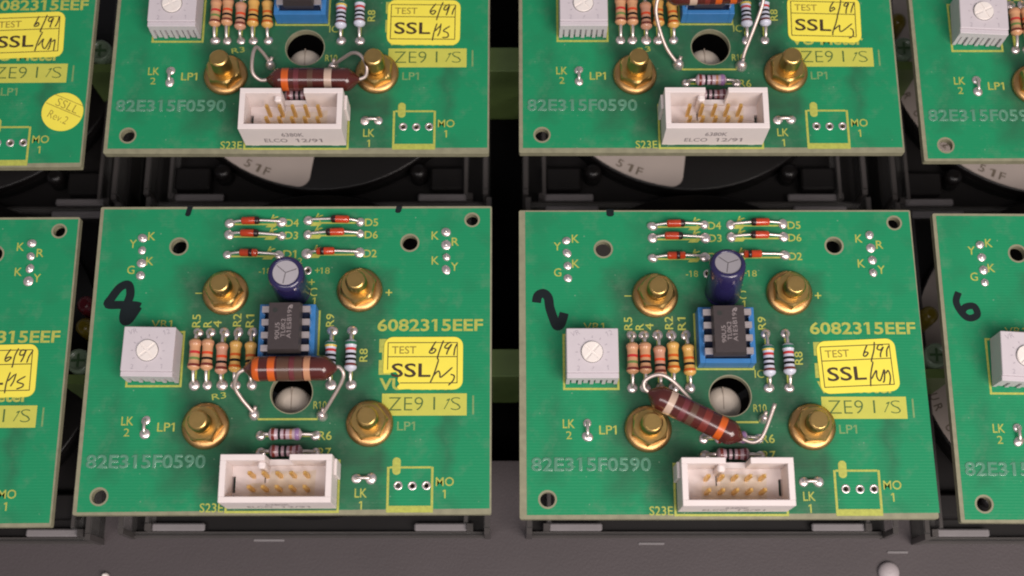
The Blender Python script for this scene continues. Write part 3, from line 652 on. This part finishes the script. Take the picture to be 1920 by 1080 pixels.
def board(cx, cy, rot, label, bolt='short', shift=(0, 0), torn=False, stick=(0, 0, 0), hand=0, cap_tilt=0, trim=(0, 0, 0), rset=0, r10=None):
    rt = empty('circuit_board', (cx, cy, -1.6), (0, 0, R(rot))); tag(rt, label, 'circuit board', 'green circuit boards mounted on the meters')
    T = 1.6; ox, oy = shift; rnd = random.Random(hand * 13 + 5)
    out = rounded(-39.03 - ox, 39.03 - ox, -30.6 - oy, 30.6 - oy, .35, 3)
    put('laminate', holed_plate('laminate', out, HOLES, -1.6, 0, 'fr4'), rt, (0, 0, T))
    sl = rnd.uniform(-.15, .25)
    mo = [(-38.25, -30.15 + .1), (38.7, -29.75 + sl), (38.7 - ox, 30.15 - oy * .5), (-38.35, 30.1)]
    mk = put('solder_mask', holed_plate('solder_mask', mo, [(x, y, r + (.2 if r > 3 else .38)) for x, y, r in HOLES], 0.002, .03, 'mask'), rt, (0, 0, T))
    put('raised_number', ETCH, mk, (-37.4, -21.9, 0))
    put('printed_legend', LEGEND, rt, (0, 0, T)); db = put('date_block', DBLOCK, rt, (0, 0, T)); put('date_code', DCODE, db)
    # solder points of the lamps and the unused holes
    for x, y in ((-30.2, 24.0), (-30.1, 21.4), (-30.0, 18.75), (-30.0, 16.2), (29.95, 25.1), (30.0, 22.4), (30.1, 19.85), (30.05, 17.25)):
        put('solder_joint', SOLDER_FLAT, rt, (x, y, T + .03), (0, 0, rnd.random() * 6))
    for x, y, r in HOLES[5:]: put('pad_ring', RING, rt, (x, y, T))
    def jt(o, x, y, me=SOLDER): q = put('solder_joint', me, o, (x, y, 0)); return q
    # row of resistors
    def resistor(key, xa, ya, xb, yb, off=0.0, z=1.75):
        a = Vector((xa, ya)); c = Vector((xb, yb)); ang = math.atan2(c.y - a.y, c.x - a.x) - math.pi / 2; L = (c - a).length
        m = (a + c) / 2; u = (c - a).normalized()
        o = put('resistor', RES[key], rt, (m.x + u.x * off, m.y + u.y * off, T + z), (0, 0, ang))
        hb = 3.2
        l1 = MB().use('lead'); l1.tube(spline([(0, -hb + .2, 0), (0, -hb - .6, -.02), (0, -L / 2 - off + .5, -.5), (0, -L / 2 - off, -z + .5)], 4), .33, 8); l1.build('lead', o)
        l2 = MB().use('lead'); l2.tube(spline([(0, hb - .2, 0), (0, hb + .6, -.02), (0, L / 2 - off - .5, -.5), (0, L / 2 - off, -z + .5)], 4), .33, 8); l2.build('lead', o)
        put('solder_joint', SOLDER, o, (0, -L / 2 - off, -z + .03)); put('solder_joint', SOLDER, o, (0, L / 2 - off, -z + .03)); return o
    jx = [rnd.uniform(-.25, .25) for _ in range(5)]
    for i, (key, xa, xb) in enumerate((('r5', -17.95, -17.85), ('r4', -15.45, -15.45), ('r3', -12.6, -12.75), ('r2', -10.05, -10.1), ('r2', -6.9, -7.3))):
        resistor(key, xa, -5.85, xb, 4.6, (.45, .45, -.3, .25, -.1)[i] + jx[i])
    resistor('r9', 8.22, -5.87, 8.15, 4.85, -.1 + jx[0]); resistor('r8', 12.1, -5.87, 12.0, 4.9, .1 + jx[1])
    if r10 != 2: resistor('r6', -4.7, -15.7, 5.7, -15.72, -.3, 1.7)
    else: resistor('r6', -4.7, -15.7, 5.7, -15.72, -.3, 1.5)
    resistor('r7', -4.5, -18.9, 5.8, -18.92, -.2, 1.5)
    # diodes
    for x0, x1, y, bx, band in ((-13.1, -2.75, 27.1, -8.6, 1.4), (-13.1, -2.65, 24.5, -8.8, 1.4), (-13.2, -2.9, 20.4, -8.4, .35), (2.5, 12.9, 27.37, 8.6, -1.4), (2.5, 12.9, 24.7, 8.1, -1.4), (2.5, 12.9, 20.7, 6.6, -.6)):
        bx += rnd.uniform(-.4, .4); o = put('diode', diode_mesh(band), rt, (bx, y + .12, T + 1.25), (0, 0, R(rnd.uniform(-2, 2))))
        for xe, s_ in ((x0, -1), (x1, 1)):
            l = MB().use('lead'); l.tube(spline([(s_ * 1.75, 0, 0), (s_ * 2.3, 0, -.05), ((xe - bx) - s_ * .6, -.1, -.4), (xe - bx, -.12, -.95)], 4), .27, 8); l.build('lead', o)
            put('solder_joint', SOLDER, o, (xe - bx, -.12, -1.22))
    # nuts on threaded studs
    for i, (x, y) in enumerate(NUTS):
        n = put('flange_nut', NUT, rt, (x, y, T + .035), (R(rnd.uniform(-1.5, 1.5)), R(rnd.uniform(-1.5, 1.5)), R(rnd.uniform(0, 360)))); put('bolt', BOLT_LONG if bolt == 'long' else BOLT, n, (0, 0, rnd.uniform(-.5, .2)), (0, 0, rnd.random() * 6))
    # trimmer
    tr = put('trimmer', TRIM, rt, (-25.8 + trim[0], -.75 + trim[1], T + .05), (0, 0, R(trim[2]))); put('dial_marks', TRIM_MARK, tr); put('rotor', TRIM_ROTOR, tr, (-.1, .25, 0), (0, 0, R(trim[2] * 3 + 25 + hand * 4)))
    # capacitor, amplifier chip in its socket, header
    cp = put('capacitor', CAP, rt, (.25, 13.3, T), (R(-cap_tilt), R(-2), R(hand * 40))) if not cap_tilt else put('capacitor', CAP, rt, (.2, 12.9, T), (R(-cap_tilt), R(1 if cap_tilt < 5 else -2), 0))
    put('can_top', CAPTOP, cp)
    so = put('chip_socket', SOCKET, rt, (0, 3.55, T)); ch = put('chip', CHIP, rt, (0, 3.75, T), (0, 0, R(rnd.uniform(-.8, .8))))
    for sx in (-1, 1):
        for k in range(4): put('pin', CHIPPIN, ch, (sx * 3.85, -3.81 + 2.54 * k, 0), (0, 0, 0 if sx > 0 else math.pi))
    put('chip_print', CHIPTEXT, ch)
    hd = put('header_socket', HEADER, rt, (0, -25.15, T + .03)); put('printed_code', HTEXT, hd)
    for k in range(5):
        for yy in (-1.27, 1.27): put('pin', HPIN, hd, (-5.08 + 2.54 * k, yy, 0))
    # wire links
    for (xa, ya), (xb, yb) in (((-26.7, -12.7), (-26.7, -15.3)), ((13.72, -23.9), (16.45, -23.9))):
        b = MB().use('lead'); b.tube(spline([(xa, ya, .3), (xa + (xb - xa) * .2, ya + (yb - ya) * .2, .95), (xa + (xb - xa) * .8, ya + (yb - ya) * .8, .95), (xb, yb, .3)], 5), .34, 8)
        o = b.build('wire_link', rt, (0, 0, T))
        put('solder_joint', SOLDER_FLAT, o, (xa, ya, .03)); put('solder_joint', SOLDER, o, (xb, yb, .03))
    # sticker with handwriting
    st = put('test_sticker', STICK_T if torn else STICK, rt, (25.9 + stick[0], -1.65 + stick[1], T + .03), (0, 0, R(stick[2])))
    put('sticker_print', STICKP_T if torn else STICKP, st); put('handwriting', HAND[hand], st)
    # terminals of the added resistor
    for x, y in ((-6.15, -11.6), (6.8, -11.9)): put('solder_joint', SOLDER_BIG, rt, (x, y, T + .03), (0, 0, rnd.random() * 6))
    for x, y, dx, dy in ((-6.15, -11.6, .5, 1.3), (6.8, -11.9, .4, 1.2)):
        b = MB().use('wire'); b.tube([(x, y, .5), (x + dx * .5, y + dy * .6, 1.3), (x + dx, y + dy, 1.6)], .36, 8); b.build('terminal_stub', rt, (0, 0, T))
    def PR(a, c, bands, la, lb, r=2.35):
        up = lambda P: [(p[0], p[1], p[2] + T) for p in P]
        return power_resistor(rt, up([a])[0], up([c])[0], bands, up(la), up(lb), r)
    if r10 == 6:
        PR((-7.3, -4.3, 6.6), (10.3, -4.2, 7.0), [(.14, 1.25, 'orange'), (.31, 1.35, 'orange'), (.435, 2.2, 'khaki'), (.53, .9, 'maroon'), (.60, 1.5, 'khaki'), (.69, 1.2, 'goldband')],
           [(-7.0, -4.3, 6.6), (-8.5, -5.2, 6.3), (-9.2, -7.0, 4.5), (-8.2, -9.0, 2.8), (-6.98, -10.5, 1.6), (-6.2, -11.4, 0.8)], [(9.8, -4.2, 7), (10.7, -4.15, 7.1), (11.35, -5.2, 6.7), (10.75, -6.8, 5.4), (8.8, -9.6, 3), (6.9, -11.9, 0.8)])
    elif r10 == 7:
        PR((-15.6, -7.9, 6.0), (2.0, -16.5, 4.0), [(.235, 1.3, 'cream'), (.37, 1.1, 'maroon'), (.46, 1.2, 'khaki'), (.60, 1.4, 'brownband'), (.76, 1.3, 'orange')],
           [(-15.4, -8.0, 6.0), (-16.3, -7.4, 6.4), (-16.31, -6.08, 7), (-14.94, -5.18, 7.5), (-13.18, -5.14, 7.8), (-11.19, -5.89, 7.3), (-9.07, -7.6, 5.6), (-6.9, -9.6, 3), (-6.3, -11.4, 0.8)], [(1.6, -16.3, 4), (3.4, -17.05, 4), (4.79, -16.82, 4.2), (5.92, -15.36, 5), (7.61, -10.65, 8)])
    elif r10 == 3:
        PR((-10.0, -.75, 9.9), (7.6, -.1, 9.9), [(.34, 1.5, 'cream'), (.5, 1.0, 'brownband'), (.63, 1.3, 'orange'), (.80, 1.3, 'orange')],
           [(-9.7, -.75, 9.9), (-10.9, -1.2, 9.6), (-11.2, -3.46, 8), (-10.26, -6.33, 5.5), (-8.67, -9.26, 3), (-6.4, -11.5, 0.8)], [(7.3, -.1, 9.9), (9.8, .1, 9.9), (10.42, -1.68, 8.5), (9.0, -5.73, 5.5), (7.4, -9.37, 2.5), (6.9, -11.3, 0.8)])
    else:
        PR((-5.9, -16.9, 4.6), (12.9, -16.9, 4.6), [(.21, 1.4, 'orange'), (.33, 1.0, 'maroon'), (.48, 1.1, 'khaki'), (.67, 1.5, 'cream')],
           [(-5.6, -16.9, 4.6), (-7.2, -16.95, 4.6), (-8.56, -15.69, 5.5), (-8.75, -12.62, 6), (-8.24, -9.98, 5.3), (-7.3, -10.2, 3.4), (-6.2, -11.2, 0.8)], [(12.5, -16.9, 4.6), (14.2, -16.4, 5), (14.41, -14.65, 6.5), (13.23, -12.77, 7), (11.36, -11.67, 6), (9.0, -11.6, 3.2), (6.8, -11.9, 0.8)])
    return rt
def edge_mark(rt, x, tilt=0, w=1.15, l=1.6):
    b = MB().use('marker'); b.sheet([(x - w / 2, 30.62), (x + w / 2, 30.62), (x + w / 2 - tilt, 30.6 - l + .3), (x + w / 4 - tilt, 30.6 - l), (x - w / 4 - tilt, 30.6 - l), (x - w / 2 - tilt, 30.6 - l + .3)][::-1], .05)
    b.box(x - w / 2, x + w / 2, 30.602, 30.63, -1.55, .05); return b.build('edge_mark', rt, (0, 0, 1.6))

B1 = board(-126.1, 55.9, .3, 'green circuit board carrying a round yellow sticker beside the square test sticker', 'long', stick=(-.6, .6, 2), hand=0)
B2 = board(-43.7, 59.55, 0, 'green circuit board with its big brown resistor tucked behind the white connector', 'long', stick=(-.6, .05, -.5), hand=1, r10=2, shift=(0, .55))
B3 = board(40.47, 59.7, 0, 'green circuit board with a brown resistor lying over its blue chip socket', 'long', stick=(-1.2, .6, -1.5), hand=2, r10=3, shift=(0, .5))
B4 = board(122.3, 57.4, 0, 'upper green circuit board cut off by the right edge of the photo', 'long', hand=3, trim=(-.1, .4, -3))
B5 = board(-124.9, -16.04, .3, 'lower green circuit board cut off by the left edge of the photo', hand=4, stick=(0, .8, 1))
B6 = board(-42.97, -13.6, .15, 'green circuit board with a black hand-drawn 8 and a torn yellow test sticker', torn=True, hand=5, r10=6, trim=(.1, 0, -1), cap_tilt=2)
B7 = board(40.99, -14.18, .05, 'green circuit board with a black hand-drawn 2 and a slanting brown resistor', shift=(.55, .2), stick=(-.3, .05, 2.5), hand=6, r10=7, trim=(0, .25, 0), cap_tilt=16)
B8 = board(122.7, -15.25, -.3, 'green circuit board with a black hand-drawn 6 near its left edge', hand=7, trim=(.2, .4, -3))

stroke_digit(B6, [(-29.9, 9.9), (-31.6, 7.1), (-32.6, 7.2), (-32.5, 9.4), (-31.7, 12.2), (-32.2, 14.3), (-33.8, 13.8), (-35.3, 11.6), (-35.9, 10.3), (-33.4, 10.2), (-30.6, 10.1), (-29.6, 9.8)], 1.65, fill=[(-32.9, 10.0), (-32.7, 7.4), (-31.8, 6.6), (-30.9, 7.4), (-29.4, 9.7)])
stroke_digit(B7, [(-36.2, 11.2), (-35.9, 12.6), (-34.8, 13.1), (-33.9, 12.2), (-33.6, 10.2), (-32.9, 7.9), (-32.3, 6.5), (-31.5, 6.9), (-30.8, 9.1)], 1.8)
stroke_digit(B8, [(-35.33, 14.18), (-35.99, 12.2), (-35.07, 9.96), (-33.71, 8.9), (-32.1, 9.6), (-32.57, 11.29), (-34.27, 11.15), (-35.2, 9.9)], 1.35)
edge_mark(B6, -21.2, .4, 1.1, 2.0); edge_mark(B6, 20.6, .3, 1.2, 1.4); edge_mark(B7, -21.4, 0, 1.5, 1.5)
# round sticker on the top left board
rs = MB().use('sticker'); rs.lathe([(4.25, .03), (4.25, .17)], 40); ro = rs.build('round_sticker', B1, (34.2, -18.5, 1.63), (0, 0, R(-24)))
rp = MB().use('thinink'); rp.rect(-4.0, 4.0, .35, .5, .185); rp.rect(-3.2, 3.2, 2.75, 2.88, .185); rp.text('SSLL', .3, 1.6, 1.8, 4.9, 0, .185, -.012); rp.text('Rev.2', -.2, -1.4, 1.7, 4.3, 0, .185, -.012); rp.build('sticker_print', ro)

# ------------------------------------------------------------------ meters
for b_, lab in ((B1, 'black panel meter behind the board with the round yellow sticker'), (B2, 'black panel meter with beige label under the board hiding its resistor behind the connector'),
                (B3, 'black panel meter with beige label under the board whose resistor has long legs'), (B4, 'black panel meter whose beige label shows below the upper board at the right edge'),
                (B5, 'black panel meter in clear cover under the lower board at the left edge'), (B6, 'black panel meter in clear cover behind the board marked 8'),
                (B7, 'black panel meter in clear cover behind the board marked 2'), (B8, 'black panel meter in clear cover behind the board marked 6')):
    x, y = b_.location.x / S, b_.location.y / S
    meter(x * .998 + .2, (-14.2 if y < 20 else 58.6) + 7.2 + (-1.2 if abs(x) > 100 else 0), lab, -36.8 if y < 20 else -35.3)

# ------------------------------------------------------------------ lamps seen in the gaps between the boards
def round_lamp(x, y, label):
    o = empty('indicator_lamp', (x, y, -16)); tag(o, label, 'lamp', 'green lamps in the gaps between boards')
    b = MB().use('ledpale'); b.lathe([(2.6, -20), (2.6, 1.5), (2.4, 2.4), (1.9, 2.6), (1.7, 2.2), (1.2, 2.1)], 28); b.use('ledgreen'); b.box(-.25, .25, -1.4, 1.4, 2.0, 2.35); b.box(-1.4, -.253, -.25, .25, 2.0, 2.35); b.box(.253, 1.4, -.25, .25, 2.0, 2.35); b.build('lens', o)
    c = MB().use('ledolive'); c.box(-3.4, 3.4, -4.6, -2.65, -20, 1); c.build('holder', o)
round_lamp(-88.3, -11.2, 'dim round green lamp with a cross mark, left of the board marked 8')
round_lamp(86.5, -10.0, 'dim round green lamp with a cross mark, between the boards marked 2 and 6')
round_lamp(-90.2, 58.6, 'dim round green lamp with a cross mark, right of the board with the round sticker')
round_lamp(85.8, 59.2, 'dim round green lamp, left of the upper board at the right edge')
for x, y, lab in ((-2.2, -11.4, 'olive green lamp block in the gap between the boards marked 8 and 2'), (-2.4, 57.0, 'olive green lamp block in the gap between the two upper middle boards')):
    b = MB().use('ledolive'); b.box(-4.2, 4.2, -2.9, 2.9, -24, 1.2, .2); o = b.build('lamp_block', None, (x, y, -16)); tag(o, lab, 'lamp', 'green lamp blocks in the middle gap')
def small_lamp(x, y, key, label, g):
    b = MB().use(key); b.lathe([(1.9, -20), (1.9, .2), (1.5, 1.1), (.8, 1.6)], 20); o = b.build('small_lamp', None, (x, y, -20)); tag(o, label, 'lamp', g)
small_lamp(-89.6, -2.4, 'ledyellow', 'dim yellow lamp above the green one, left of the board marked 8', 'coloured lamps deep in the gaps')
small_lamp(-89.8, 2.4, 'ledred', 'dim red lamp deep in the gap left of the board marked 8', 'coloured lamps deep in the gaps')
small_lamp(87.8, .2, 'ledyellow', 'dim yellow lamp deep in the gap left of the board marked 6', 'coloured lamps deep in the gaps')
small_lamp(87.0, 69.0, 'ledyellow', 'dim yellow lamp in the gap left of the upper board at the right edge', 'coloured lamps deep in the gaps')

# rivet on the panel
b = MB().use('rivet'); b.lathe([(2.3, 0), (2.2, .6), (1.8, 1.1), (1.0, 1.4), (.4, 1.5)], 24); o = b.build('rivet', None, (79.2, -51.6, -36)); tag(o, 'pale domed rivet standing on the grey panel below the board marked 2', 'rivet')
for x, y, w in ((-51.5, -44.9, 6.5), (29.5, -45.6, 5.5), (81.5, -47.4, 4.4)):
    b = MB().use('tab'); b.box(-w / 2, w / 2, -.25, .25, 0, .25, .1); o = b.build('plastic_sliver', None, (x, y, -36)); tag(o, {-51.5: 'thin pale plastic sliver on the panel below the board marked 8', 29.5: 'thin pale plastic sliver on the panel below the board marked 2', 81.5: 'short pale sliver beside the domed rivet on the panel'}[x], 'sliver', 'pale slivers on the panel')
b = MB().use('rotor'); b.lathe([(.9, 0), (.7, 1.0), (.3, 1.6)], 14); o = b.build('stud', None, (-85.4, -52.4, -36)); tag(o, 'small pale pointed stud on the panel below the gap left of the board marked 8', 'stud')
